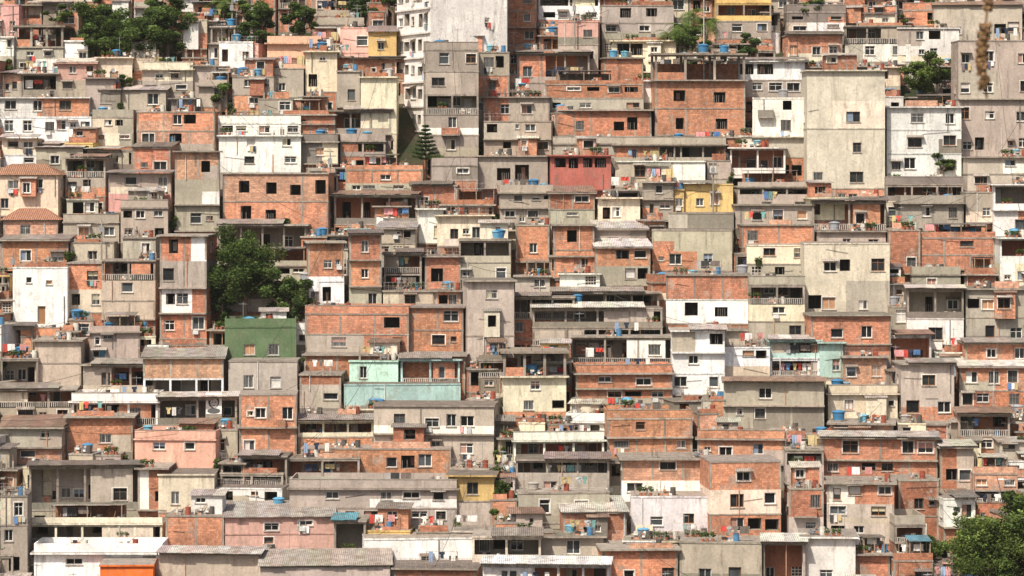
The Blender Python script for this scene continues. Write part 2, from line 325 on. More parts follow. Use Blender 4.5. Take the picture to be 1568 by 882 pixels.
def house(x0,yt,x1,yb,spec,roof='F',cl='-',yaw=None,depth=None,dd=0,hand=True):
    d=dist(yb)+dd; base,s=site((x0+x1)/2,yb,d)
    W=(x1-x0)/s; H=(yb-yt)/s
    if H<1.2: H=1.2
    D=depth or U(5,7); yaw=math.radians(U(-5,5) if yaw is None else yaw)
    key=any(k in spec for k in 'nmtyrkseo') and hand
    fl=[q.split(':') for q in spec.split('|')]; n=len(fl)
    if hand and roof=='F' and not key and 'w' not in fl[0][0]:
        q_=R()
        if q_<.25 and 3.4<H<11: roof='K'; H-=1.6
        elif q_<.36 and 5<H<12 and W<8: roof='A'; H-=2.6
    M=Matrix.Translation(base)@Matrix.Rotation(yaw,4,'Z')@Matrix.Translation((-W/2,0,0))
    lead=max([q[0] for q in fl],key=[q[0] for q in fl].count)
    nm=NAMES.get(lead,'concrete_house')
    walls=MB(); win=MB(); rf=MB()
    F0=Fac((0,0),(1,0),(0,-1)); FL=Fac((0,D),(0,-1),(-1,0)); FRt=Fac((W,0),(0,1),(1,0)); FB=Fac((W,D),(-1,0),(0,1))
    par=.0
    if roof=='P': par=min(.85,H*.3)
    top=H-.16-par
    fhs=[]; fh=(top)/n; zt=top
    colc={}
    for i,q in enumerate(fl):
        z1=zt; z0=top-fh*(i+1)
        if i<n-1: z0+=U(-.12,.12)
        fhs.append((z0,z1,q)); zt=z0
    lq=fl[-1][0]; fhs.append((-2.9,fhs[-1][0],[random.choice([lq,'g','G','b','B']),autoslots(W,.55)])); fhs.append((-6,-2.9,['G','']))
    for i,(z0,z1,q) in enumerate(fhs):
        mc=q[0]
        if mc not in colc: colc[mc]=jit(PAL[mc],.18,.05)
        col=colc[mc]; mat=BRICK if mc in 'bBp' else PLAS; h=z1-z0
        sl=q[1] if len(q)>1 else autoslots(W,.6,mat==BRICK)
        if hand and not key and sl not in 'Vv': sl=''.join(random.choice('oowk') if (ch=='.' and R()<.18 and W/len(sl)>1.) else ch for ch in sl)
        bandc=jit(CON,.15) if mc in 'bBpgG' else tuple(v*.8 for v in col)
        if i>0 and (mc in 'bBp' or R()<.4):
            oh=.05 if R()<.7 else .5
            walls.box(-.05,W+.05,-oh,D+.05,z1,z1+.15,CONC,bandc)
        if sl=='V' or sl=='v':
            vd=2.5; ph=.85 if sl=='V' else 0; ph=min(ph,h*.34)
            kind=R(); pc=col if kind<.6 else jit(PAL[random.choice('wgc')],.1)
            if kind<.55: walls.box(0,W,0,.12,z0,z0+ph,mat,pc)
            else:
                nb=int(W/.22); bc_=(.35,.32,.3) if kind<.8 else (.72,.66,.58)
                for k in range(nb): win.box(.05+k*.22,.05+k*.22+.07,.02,.09,z0+.1,z0+ph-.06,METAL if kind<.8 else CONC,bc_)
                win.box(0,W,.0,.12,z0+ph-.06,z0+ph,CONC,(.55,.5,.43))
            nc=max(2,int(W/U(2.2,3.2))+1)
            for k in range(nc):
                x=(W-.22)*k/(nc-1); walls.box(x,x+.22,.003,.2,z0+(ph if kind<.55 else 0)+.002,z1-.2,CONC if mc!='w' else PLAS,jit(CON,.2) if mc not in 'wct' else col)
            walls.box(0,W,.002,.25,z1-.2,z1,CONC,bandc)
            bc=jit(random.choice([PAL['b'],PAL['g'],PAL['B'],PAL['G'],PAL['G'],PAL['B'],PAL['G']]),.1); FI=Fac((0,vd),(1,0),(0,-1))  # inner wall colours weighted dark, painting in the deep terrace shade
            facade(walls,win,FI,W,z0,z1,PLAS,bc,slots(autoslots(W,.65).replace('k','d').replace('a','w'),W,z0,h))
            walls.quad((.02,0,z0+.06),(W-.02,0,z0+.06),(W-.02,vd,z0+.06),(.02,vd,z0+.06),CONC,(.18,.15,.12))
            if W>4 and R()<.5: # partly walled in
                a=0.22 if R()<.5 else W*.55; e=a+W*.4-.25; FW=Fac((a,.03),(1,0),(0,-1)); mm,cc=fmc(fmat())
                facade(walls,win,FW,e-a,z0+ph,z1-.22,mm,cc,slots(random.choice(['w','.w','w.']),e-a,z0,h-.22) if ph>.6 and h>2.3 else []); walls.quad((e,.03,z0),(e,vd,z0),(e,vd,z1-.22),(e,.03,z1-.22),mm,cc); walls.quad((a,.03,z0),(a,vd,z0),(a,vd,z1-.22),(a,.03,z1-.22),mm,cc)
            for FF in (FL,FRt): facade(walls,win,FF,D,z0,z1,mat,col,[])
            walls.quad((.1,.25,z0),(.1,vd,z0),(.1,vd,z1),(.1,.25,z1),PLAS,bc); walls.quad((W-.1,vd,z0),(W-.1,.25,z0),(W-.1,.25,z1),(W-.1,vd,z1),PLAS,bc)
            if W>2.6 and ('l' in cl or R()<(.25 if yb<480 else .42)):
                w=4 if W>4.6 and R()<.5 else (3 if W>3.6 and R()<.5 else 2)
                put('washing_line',random.choice(LAUN[w]),M,(U(.2,max(.21,W-w-.2)),random.choice([-.12,.5]),z0+min(h-.35,2.1)+U(-.2,0)))
            if R()<.25: put('potted_plants',random.choice(POTS),M,(U(.1,max(.11,W-1.4)),.06,z0+ph),0,.8)
            if R()<.6: put('building_materials',random.choice(JUNK),M,(U(.1,max(.11,W-2)),1.,z0+.07),0,1)
        else:
            ops=slots(sl,W,z0,h); alt=None
            if R()<(.36 if not key else .08) and W>2.5:
                a=U(.25,.7)*W; mm,cc=fmc(random.choice('gwcgbp' if mat==BRICK else 'gwbcG'),.1)
                zc=z1+1 if R()<.6 else z0+U(.4,.7)*h
                alt=(0,a,zc,mm,cc) if R()<.5 else (a,W,zc,mm,cc)
                if R()<.3: alt=(-1,W+1,z0+U(.3,.5)*h,mm,cc)
            facade(walls,win,F0,W,z0,z1,mat,col,ops,alt)
            for FF in (FL,FRt): facade(walls,win,FF,D,z0,z1,mat if R()<.7 else BRICK if mc in 'gG' else mat,col,slots(random.choice(['.w.','..','w..','...','.k.w']),D,z0,h) if h>1.8 and i<len(fhs)-1 else [])
            if mc in 'bBp' or (mc in 'gG' and R()<.3):
                cc=jit(CON,.2) if mc in 'bBp' else tuple(v*.85 for v in col)
                xs=[0,W-.2]+[W*k/(max(1,round(W/3.4))) for k in range(1,max(1,round(W/3.4)))]
                for x in xs:
                    if any(o[0]-.1<x+.2 and x<o[1]+.1 for o in ops): continue
                    walls.box(x-.004 if x==0 else x,x+.2+(.004 if x>0 else 0),-.02,.2,z0+.15,z1-.002,CONC,cc)
            if R()<(.15 if hand else .28) and W>3 and h>2.2 and not key:
                a=U(.1,W-2.4); e=a+U(1.6,2.3); dp=U(.7,1.1); mm,cc=fmc(fmat())
                FW=Fac((a,-dp),(1,0),(0,-1))
                if R()<.5:
                    walls.box(a,e,-dp,-.03,z0+.0,z0+.14,CONC,CON); win.box(a,e,-dp,-dp+.09,z0+.142,z0+.95,mm,cc)
                    win.box(a,a+.09,-dp+.091,-.03,z0+.142,z0+.95,mm,cc); win.box(e-.09,e,-dp+.091,-.03,z0+.142,z0+.95,mm,cc)
                else:
                    facade(walls,win,FW,e-a,z0,z1-.3,mm,cc,slots(random.choice(['w','k','o','.']),e-a,z0,h-.3))
                    walls.quad((a,-.01,z0),(a,-dp,z0),(a,-dp,z1-.3),(a,-.01,z1-.3),mm,cc); walls.quad((e,-dp,z0),(e,-.01,z0),(e,-.01,z1-.3),(e,-dp,z1-.3),mm,cc)
                    sheetbox(rf,a-.15,e+.15,-dp-.25,-.02,z1-.28,z1-.05,random.choice(SHC)); walls.quad((a,-dp,z0),(e,-dp,z0),(e,0,z0),(a,0,z0),CONC,CON)
        facade(walls,win,FB,W,z0,z1,mat,col,[])
        if R()<.3: x=U(.1,W-.1); win.tube((x,-.08,z0),(x,-.08,z1),.05,.05,PLASTIC,random.choice([(.6,.6,.58),(.2,.18,.16),(.5,.3,.2)]),6)
        if R()<.35: 
            x=U(.1,W*.5);z=z0+U(.5,.95)*h; win.tube((x,-.05,z),(min(W,x+U(1,4)),-.05,z+U(-.6,.3)),.02,.02,METAL,(.04,.04,.04),4)
    # roof
    fc0=fhs[0][2][0]; c0=colc[fc0]; m0=BRICK if fc0 in 'bBp' else PLAS
    rc=jit(random.choice([(.3,.26,.22),(.2,.17,.14),(.36,.31,.26)]),.1); lc=jit(CON,.2) if fc0 in 'bBpgG' else c0
    oh=random.choice([.06,.06,.2,.45,.6]); rf.box(-oh*.5,W+oh*.5,-oh,D+.1,top,top+.16,CONC,lc); zr=top+.16
    rf.quad((-oh*.5+.02,-oh+.02,zr+.005),(W+oh*.5-.02,-oh+.02,zr+.005),(W+oh*.5-.02,D+.08,zr+.005),(-oh*.5+.02,D+.08,zr+.005),CONC,rc)
    if roof=='P':
        for (a,b2,c,e) in ((0,W,0,.12),(0,.12,.121,D-.121),(W-.12,W,.121,D-.121),(0,W,D-.12,D)):
            rf.box(a,b2,c,e,zr+.006,zr+par,m0,c0)
        if R()<.5: rf.box(-.04,W+.04,-.04,.16,zr+par+.001,zr+par+.07,CONC,CON)
    elif roof=='F' and R()<.5:
        k=R(); a=U(0,W*.5)
        if k<.55: rf.box(a,W*U(.6,1),.05,.17,zr+.006,zr+U(.3,.8),BRICK,jit(PAL[random.choice('bBp')]))
        else:
            for j in range(int(W/.5)): rf.tube((.1+j*.5,.1,zr),(.1+j*.5,.1,zr+.9),.018,.018,METAL,(.35,.3,.27),4)
            rf.tube((0,.1,zr+.9),(W,.1,zr+.9),.02,.02,METAL,(.35,.3,.27),4); rf.tube((0,.1,zr+.5),(W,.1,zr+.5),.015,.015,METAL,(.35,.3,.27),4)
    shc=jit(random.choice(SHC),.1)
    if W<4 and R()<.08: shc=(.14,.33,.4)
    if 'W' in cl: shc=(.9,.88,.83)
    if roof=='C':
        a=-.25 if R()<.6 or 'W' in cl else W*U(.1,.35); b2=W+.25 if R()<.6 or a>0 or 'W' in cl else W*U(.6,.9)
        sheetbox(rf,a,b2,-.85,D*.45,zr+.1,zr+U(.25,.55),shc)
        for x in (a+.1,(a+b2)/2,b2-.2): rf.box(x,x+.1,-.5,-.4,zr-.15,zr+.12,BARK,(.25,.18,.12))
    if roof=='S': 
        z2=zr+U(.7,1.1)
        sheetbox(rf,-.25,W+.25,-.4,D,zr+.02,z2,shc)
        for FF in (0,W-.12): rf.hexa([(FF,0,zr+.006),(FF+.12,0,zr+.006),(FF+.12,D-.01,zr+.006),(FF,D-.01,zr+.006),(FF,0,zr+.04),(FF+.12,0,zr+.04),(FF+.12,D-.01,z2-.03),(FF,D-.01,z2-.03)],BRICK,jit(PAL['b']))
    if roof=='T':
        c=jit((.42,.22,.14)); z2=zr+1.3; e=.4
        A=(-e,-e,zr);B_=(W+e,-e,zr);C_=(W+e,D+e,zr);D_=(-e,D+e,zr);E=(W*.25,D/2,z2);G_=(W*.75,D/2,z2)
        rf.quad(A,B_,G_,E,TILE,c);rf.quad(C_,D_,E,G_,TILE,c);rf.tri(B_,C_,G_,TILE,c);rf.tri(D_,A,E,TILE,c)
    if roof=='A':
        hh=3.0 if W>8 else 2.4; nc=4 if W>6 else 3
        for k in range(nc):
            x=(W-.28)*k/(nc-1)
            for y in (.0,D-.3): rf.box(x,x+.28,y,y+.28,zr+.006,zr+hh,CONC,jit(CON,.2))
        rf.box(-.3,W+.3,-.4,D+.3,zr+hh+.001,zr+hh+.24,CONC,(.3,.25,.2))
        rf.box(.29,W-.29,D-.2,D-.05,zr+.006,zr+hh-.9,BRICK,PAL['B']); rf.box(.3,W*.33,0.02,.14,zr+.006,zr+.9,BRICK,PAL['b'])
        for k in range(9): x=U(0,W);y=U(0,1); rf.tube((x,y,zr+hh+.2),(x+U(-.1,.1),y,zr+hh+.9),.03,.03,METAL,(.3,.2,.15),4)
    if roof=='K' :
        a=U(0,W*.4);b2=min(W+.2,a+max(2.2,W*U(.4,.7))); hh=U(1.4,1.9)
        sheetbox(rf,a,b2,.1,D*.6,zr+hh,zr+hh+U(-.3,.3),shc)
        for x in (a+.05,(a+b2)/2,b2-.15):
            for y in (.2,D*.5): rf.box(x,x+.1,y,y+.1,zr+.006,zr+hh-.02 if y<1 else zr+hh-.3,BARK,(.3,.22,.16))
        rf.box(a,b2,D*.6,D*.6+.12,zr+.006,zr+hh-.3,BRICK,jit(PAL[random.choice('BGb')]))
        if R()<.7: rf.box(0,W,.0,.12,zr+.007,zr+U(.4,.7),m0,c0)
    if roof in 'FP' and W>3.4 and R()<(.14 if hand else .4):
        w=U(2.0,min(4,W-.6)); a=U(.2,W-w-.2); y=U(.8,2.); hh=U(1.4,2.1); mm,cc=fmc(fmat())
        for FW,ww,ss in ((Fac((a,y),(1,0),(0,-1)),w,random.choice(['o','w','d.','.k','w.'])),(Fac((a,y+2.5),(0,-1),(-1,0)),2.5,'.'),(Fac((a+w,y),(0,1),(1,0)),2.5,'.')):
            facade(walls,win,FW,ww,zr+.006,zr+hh,mm,cc,slots(ss,ww,zr,hh))
        sheetbox(rf,a-.25,a+w+.25,y-.35,y+2.7,zr+hh+.01,zr+hh+.3,jit(random.choice(SHC),.1))
    if roof in 'FP' and (R()<.45):
        for k in range(random.choice((2,3,4))):
            x=U(.1,W-.3) ; hh=par+U(.4,1.2)
            rf.box(x,x+.2,.2,.4,zr+.007,zr+hh*.7,CONC,CON)
            for a in (0.02,.16): rf.tube((x+a,.3,zr+hh*.7),(x+a+U(-.05,.05),.3,zr+hh+.3),.025,.02,METAL,(.3,.2,.15),4)
    e=bpy.data.objects.new(nm,None); scene.collection.objects.link(e); e.matrix_world=M; e.empty_display_size=.5
    for nn,mb in (('walls',walls),('windows_and_doors',win),('roof',rf)):
        if mb.f: o=bpy.data.objects.new(nn,mb.mesh(nn)); scene.collection.objects.link(o); o.parent=e
    zt={'P':zr,'F':zr,'K':zr,'A':zr+3.25 if W>8 else zr}.get(roof)
    if zt is not None:
        if 't' in cl or R()<.09:
            for _ in range(random.choice((1,1,2))): put('water_tank',random.choice(TANKS),M,(U(.7,max(.71,W-.7)),U(.8,2.4),zt+ (U(.1,.6) if roof=='P' else .12)),U(0,6))
        if R()<.1: put('water_tank',random.choice(TANKG),M,(U(.7,max(.71,W-.7)),U(.8,3),zt+.12),U(0,6))
        if ('l' in cl or R()<(.14 if yb<480 else .24)) and W>2.6: 
            w=3 if W>3.5 else 2; x=U(.1,max(.11,W-w-.1)); put('washing_line',random.choice(LAUN[w]),M,(x,.6,zt+1.5))
            mb=MB()
            for a in (0,w): mb.tube((a,0,0),(a,0,1.52),.03,.03,BARK,(.3,.22,.15),5)
            put('washing_line_poles',mb.mesh('poles'),M,(x,.6,zt))
        if 'd' in cl or R()<.03: put('satellite_dish',DISH,M,(U(.3,W-.3),.4,zt+par),U(-.6,.6))
        if 'a' in cl or (R()<.24 and roof!='A'): put('tv_antenna',ANT,M,(U(.3,W-.3),1.,zt),U(0,3))
        if 'p' in cl or R()<.24: put('potted_plants',random.choice(POTS),M,(U(.1,max(.11,W-1.5)),.3,zt+par*.5),0)
        for _ in range(2):
            if 'j' in cl or R()<.5: put('building_materials',random.choice(JUNK),M,(U(.0,max(.01,W-2)),U(.5,1.),zt+par*.4),U(-.2,.2))
    elif 't' in cl: put('water_tank',random.choice(TANKS),M,(U(.7,max(.71,W-.7)),D*.85,zr+.5))
    FOOT.append((base.x,base.y,base.z+H)); EDGE.append((base.x+random.choice((-.5,.5))*W,base.y-.2,base.z))
    return M,W,H,D
TXT='''
0 8 30 62 k:.w F -
18 42 100 108 g:.w.w.|w:w..w F t
-5 60 22 112 w:.w|g F -
98 62 135 105 w:.w F -
145 92 205 135 c:.w. F t
30 108 92 148 G:.V F -
84 96 152 146 k:.w.w|g:w.. S -
-5 145 140 180 w:w.w.w. F -
-5 178 140 212 w:w.w.ww.w F -
130 122 178 172 g:.w F d
0 112 35 150 p:w.w. C -
215 92 300 142 c:.w.w.|g:w.w P p
278 28 318 76 c:.w. F -
330 68 388 106 w:.w.w F t
404 52 492 108 s:..|s:..w P -
404 106 470 150 g:.w.. F -
462 82 522 142 c:.k.|c F t
480 25 560 60 g:.w.w P -
520 45 570 82 k:.w F -
563 48 608 122 y:.w.|c:.w. S -
550 122 608 205 c:.|c:. F -
350 118 420 172 g:.w.w|b:.w. F t
300 115 352 165 g:.w F -
205 168 330 230 b:..w..|p:w.... F l
140 170 205 225 g:.w.w|g P -
185 138 260 170 g:.w S -
330 178 462 214 w:.w.w.w P l
335 210 462 264 w:...w|w:.w.w F -
395 148 450 182 g:.w F t
430 152 515 208 b:.w..|b:.w F t
460 207 522 252 G:.w. P t
515 110 552 165 g:.w F t
505 165 600 207 g:V C t
650 62 738 241 g:.w.w|g:w..|G:V|g:.w.|g:.w. P t
696 80 784 182 g:..w.|b:...w.|g:w F t
660 238 735 302 g:.w|b:w. P -
735 145 847 187 b:.w.w. F t
738 184 847 240 g:...w.|g:..... F -
725 236 842 286 g:.OOO F -
760 284 852 345 g:.w.w.|g:w.w. P t
776 -6 822 70 B:.w|B:.w|B:.w N -
820 -4 922 38 w:V|w:.w.w F -
850 36 920 102 k:.w|g:.w F -
790 84 905 128 g:V C -
832 112 990 170 B:.w.w.|g:..w..w F j
856 166 1002 210 b:.w..... N -
845 207 945 242 g:.w.. P -
842 238 942 292 r:OOOO|r:.... F -
920 8 1036 60 g:.O.O.|g:w.w. F j
936 58 1036 95 c:.O.. F -
925 88 990 125 b:.. F t
1095 -5 1182 60 y:V|g:.w.w P -
1200 8 1300 52 G:.w.w|g:w.w P t
1205 50 1292 96 b:w.w.w C -
1290 36 1395 96 g:V|g:.w.w F -
1370 42 1470 98 w:.w..|w:..w. F -
1430 10 1570 62 g:.w.w.w S -
1465 62 1580 240 g:w.w..w|g:w.w..w|g:w.w..w|g:w.w..w F -
1115 90 1237 150 w:OO.|g:.w.w C -
1148 148 1237 242 w:....|w:..w.|g:w.. F -
1000 120 1143 208 b:.o..o.|b:.o..o. A a
1232 108 1357 290 e:....|e:..w.|e:..w.|e:w.w. F -
1355 168 1478 270 w:.w.w|w:.w.w|w:.w..w F p
1392 150 1472 172 G:V C t
0 212 62 262 c:.w|w:.w C -
55 225 130 262 g:.w.w S -
-20 265 95 332 c:.w.w.|c:w.. T -
95 240 165 302 g:V|g C -
130 228 205 262 G:V C t
160 265 268 326 g:.w.w|k:. C -
265 228 337 355 p:..|g:..|g:.w. N -
200 230 265 272 b:.w S t
338 266 505 350 p:.o.o.o.o|b:.o.o.... N -
524 237 650 302 b:..w..|g:.w... F j
520 205 592 240 g:V P t
505 302 640 345 G:V C -
625 282 700 330 b:w. C -
640 320 680 374 w:.w F -
668 295 758 345 B:V F -
668 330 757 378 c:.w.w. F -
570 320 630 346 b:.. F -
572 345 640 398 g:.w.|g S -
935 213 1115 250 g:V P l
940 245 1085 286 w:.w.... F -
1082 245 1120 275 g F -
1113 229 1205 268 w:V F t
1125 264 1248 320 g:V|g:.w.w F t
1040 278 1125 326 y:.w.w. C p
1020 324 1128 352 g:.. N -
1242 305 1360 354 G:V C -
1250 350 1357 395 g:.w.w F -
1125 316 1250 350 g:.w.w.w N -
1355 270 1478 308 G:V P p
1375 302 1480 346 g:.w.w P t
1478 240 1575 294 g:.w|g:w.. F t
1478 290 1525 342 g:.w F -
1517 285 1580 365 w:V|w:.w F -
912 300 985 346 c:.w.. F -
983 282 1032 332 g:.w.|g F -
843 342 912 425 B:.o.|b:..w F -
835 292 912 345 B:.w|g:.w. S -
905 350 990 395 g:.w.. S -
910 382 1000 438 b:..w|g:..w. S -
95 327 187 373 g:.w.w P -
180 307 262 373 g:.w.w|g:w.. P -
0 333 92 372 p:.w.. T -
0 370 105 412 b:.w.w S -
185 367 242 402 g:.w F -
330 348 470 392 G:V C -
322 388 478 432 g:w.w..w F -
322 430 478 478 G:V|g:..w. F -
240 356 322 520 b:..|g:...|b:.w.|b:w.w N -
15 407 105 498 w:.k.k.|w:..d.. F d
103 372 178 410 g:.w. F -
103 406 176 480 b:.w.|c:..w. F -
150 395 240 490 G:V|g:.w.|g:... F j
470 372 531 476 b:.w.|w:w.d N -
530 360 587 478 B:.w.|b:.w.|g:.w C -
585 385 650 450 G:V|G:V C l
583 442 668 478 g:.w. F -
648 388 706 444 b:.. F -
700 367 788 440 g:V|g F t
713 432 788 560 g:.w.|g:..w|g:... N -
785 347 842 402 b:.w. F -
785 397 842 452 g:.w F -
835 388 912 426 b:.. F -
856 421 920 452 w:.g F -
845 445 1012 480 G:V C t
998 348 1125 416 g:....|g:.w.w. N -
1133 347 1252 380 b:.... F l
1138 376 1240 434 c:.w.w|g N -
1018 423 1148 497 b:....|w:.o.o. F l
1145 422 1235 524 g:V|c:.w.|g:..w P -
1230 377 1366 487 c:.w..w|c:.w.w. N -
1240 486 1367 574 b:.w.w.|b:..w. N -
1360 355 1410 420 B:.w F -
1403 344 1527 414 b:..w.|b:.... F t
1395 410 1475 453 g:.w.. P -
1386 447 1478 534 G:V|w:.w. C -
1475 397 1530 452 B:. F t
1478 444 1575 532 g:....|g:.w.w F -
1530 362 1580 444 w:V|c F -
1478 530 1580 600 b:.w.w|B:V C -
0 502 52 548 G:V C -
50 522 130 592 g:.|g:. F -
133 482 217 560 g:.w..|g:w.. F t
0 545 62 600 g:V F -
125 555 242 602 g:V C t
215 547 345 612 p:..|w:V S -
341 488 454 556 n:.w.w. P t
348 555 456 606 g:.w.w. N -
362 604 456 706 b:.w.w|b:w... N l
465 470 628 542 b:....|b:.w.w. P j
626 466 713 540 b:..|b:.w. N j
462 540 714 580 B:...... N -
455 575 528 625 B:...|g:.w F -
534 549 614 591 m:.w... F -
612 549 706 591 t:V C -
524 589 707 620 t:...... N -
732 527 776 602 G:V|G F -
768 575 872 640 c:..w..|c:.w.. A -
775 457 880 520 G:V|B C -
815 470 1018 530 G:V|B:V C t
870 515 1032 560 B:V F l
878 556 1032 620 b:.w.w.|b:.w.w P l
1028 502 1113 606 w:..o|w:.w..|w:w.w C -
1103 528 1180 586 w:.w.|c:.. F -
1176 517 1258 577 t:V|w:V C -
1254 521 1292 580 m:.w N -
1108 586 1267 656 g:..w...|g:.w.. C -
1265 592 1376 642 c:.w..w. P t
1290 547 1360 592 p:w.w F -
1354 512 1430 563 w:V C l
1375 557 1466 644 g:.w.|g:w.w C l
1466 562 1572 632 b:w.w|B:.w.w S -
-10 592 117 650 g:V|g:.w.w C -
105 606 245 652 w:V P l
100 638 206 692 b:..w. F l
238 606 366 652 G:V C -
204 657 336 726 s:.w.w.|s:..... P t
240 722 333 786 c:.w.w. N -
-10 650 98 714 g:.w|p:.w. S -
300 660 366 704 g:.w. F t
45 714 217 782 G:V C p
210 717 256 782 B:.o F -
-5 757 46 890 g:.w|g:w.|g F -
40 780 252 836 c:V F l
48 834 252 895 w:.w..w|w:... P -
333 722 438 750 G:V F -
330 747 438 780 w:.... F -
365 702 442 748 g:V C -
345 792 515 846 k:..w.w.|k:.w.. S t
250 792 346 848 b:.... F -
436 702 552 742 g:V F l
455 642 576 692 c:V|b:.. C -
458 690 692 730 b:.w...w... F j
440 735 700 808 g:.w.w.w|g:d.w.w.w P l
570 622 762 706 g:.w.w.w.|g:.ww..w. N -
684 724 758 806 y:.w.|g:... N -
786 662 926 710 w:V P l
786 708 936 762 g:V|g:.w.. C -
790 758 936 802 g:.w.w. F -
925 632 1066 702 b:.w..|b:w..w P l
948 700 1092 768 p:.w.|w:w... F -
963 764 1092 817 w:.w.w. F -
1064 662 1204 712 b:.w.w. P -
1086 708 1202 828 b:.w.|c:.w.w|b:.w.. N -
1198 692 1262 752 g:V|g F l
1203 750 1264 832 B:.w|g:.w F -
1258 667 1440 737 b:.w..w.|b:w..w.. C l
1262 735 1374 834 b:.w.w|g:w.w|g:.w. F -
1370 737 1442 792 B:.w. F -
1368 790 1420 862 g:V|B P -
1438 682 1494 748 B:.w C l
1466 630 1552 702 b:V|b:.w. C l
1488 698 1562 770 p:w.w|g:V F -
510 800 565 855 G:V C -
555 822 728 885 w:.w..w.d. F -
718 824 834 905 c:V|g C -
856 787 964 835 b:.w.. S -
828 820 930 862 g:.w. F t
922 844 1044 905 b:.w.w F -
1040 832 1167 905 g:.w.w. F -
1163 834 1236 905 B:V C -
1228 824 1310 900 w:.w. F -
1298 822 1368 890 b:.. F -
1365 832 1430 905 B:.w F -
150 868 240 945 o:.... N -
395 866 600 945 g:.w.w S -
240 850 400 920 g:.w.w C -
735 864 935 950 w:V|w:w.w C W
600 874 730 945 B:.w.w F -
'''
HAND=[]
for ln in TXT.strip().splitlines():
    q=ln.split(); x0,yt,x1,yb=map(int,q[:4]); sp=q[4].replace(':.V',':V')
    HAND.append((x0,yt,x1,yb,sp,q[5],q[6])); g_=x1-x0>50; e0=U(0,6) if g_ else 1; e1=U(0,6) if g_ else 1
    house(x0+e0,yt+U(-5,4),x1-e1,yb,sp,q[5],q[6],yaw=U(-6,6))
# ---- fill in the rest of the hillside town
GX0,GX1,GY0,GY1,CS=-330,1900,-160,1010,5
gw=(GX1-GX0)//CS; gh=(GY1-GY0)//CS; cov=np.full((gh,gw),-9999.)
def cells(x0,yt,x1,yb): return slice(max(0,int((yt-GY0)/CS)),max(0,int((yb-GY0)/CS))),slice(max(0,int((x0-GX0)/CS)),max(0,int((x1-GX0)/CS)))
keep=[(320,350,470,490,489),(598,-60,780,238,238),(115,0,280,85,86),(370,10,480,60,60),(1010,25,1092,75,76),(1365,90,1455,140,141),(1440,770,1568,882,960),(640,190,672,262,262),(1405,800,1450,882,900)]
for h in HAND:
    c=cells(*h[:4]); cov[c]=np.maximum(cov[c],h[3])
for k in keep:
    c=cells(*k[:4]); cov[c]=np.maximum(cov[c],k[4])
hand=cov.copy(); nf=0
yb=-70
while yb<990:
    x=GX0+U(0,40); sc=F/dist(yb)
    while x<GX1-60:
        done=False; rt=random.choice('FFFFFPPCCSKKAA')
        for (w,n,rr) in ((U(4.5,7.5),random.choice((1,2,2,3)),rt),(U(3.,4.5),random.choice((1,2,3)),rt),(U(2.2,3.2),1,'F')):
            wp=w*sc; hp=n*U(2.5,2.9)*sc; ex={'K':1.9,'S':1.,'C':.6,'A':2.8}.get(rr,.3)*sc; c=cells(x,yb-hp-ex,x+wp,yb); A=hand[c]
            if A.size==0: continue
            conf=((A>-9000)&(A<yb)).mean(); free=(cov[c]<-9000).mean()
            if conf<.04 and free>.2:
                sp='|'.join(random.choice([fmat()+':V',fmat()]) if R()<.4 else fmat() for _ in range(n))
                house(x,yb-hp,x+wp,yb+U(-3,3),sp,rr,'-',yaw=U(-14,14),hand=False); nf+=1
                c=cells(x,yb-hp,x+wp,yb); cov[c]=np.maximum(cov[c],yb); x+=wp+U(-3,10); done=True; break
        if not done: x+=12
    yb+=12
print('fillers',nf)
# ---------------------------------------------------------------- tower block
def tower():
    base,s=site(658,238); base.y+=4; walls=MB(); win=MB(); rf=MB(); W=10.2;D=11.;H=36.
    M=Matrix.Translation(base+Vector((0,0,-6)))@Matrix.Rotation(math.radians(24),4,'Z')
    F0=Fac((0,0),(1,0),(0,-1)); FL=Fac((0,D),(0,-1),(-1,0)); FRt=Fac((W,0),(0,1),(1,0)); FB=Fac((W,D),(-1,0),(0,1)); col=(.9,.85,.79); n=12
    for i in range(n):
        z0=i*3.;z1=z0+3.
        facade(walls,win,FL,D,z0,z1,PLAS,col,slots('wowow',D,z0,3.)); facade(walls,win,F0,W,z0,z1,PLAS,col,slots('....k.',W,z0,3.) if i%2 else [])
        facade(walls,win,FRt,D,z0,z1,PLAS,col,slots('.w.w.',D,z0,3.)); facade(walls,win,FB,W,z0,z1,PLAS,col,[])
        FL.box(walls,0,D,z0-.1,z0+.12,.003,.25,PLAS,(.78,.73,.67))
    rf.box(-.2,W+.2,-.2,D+.2,H,H+.4,CONC,(.6,.56,.5))
    e=bpy.data.objects.new('apartment_tower',None); scene.collection.objects.link(e); e.matrix_world=M
    for nn,mb in (('walls',walls),('windows_and_doors',win),('roof',rf)):
        o=bpy.data.objects.new(nn,mb.mesh(nn)); scene.collection.objects.link(o); o.parent=e
tower()
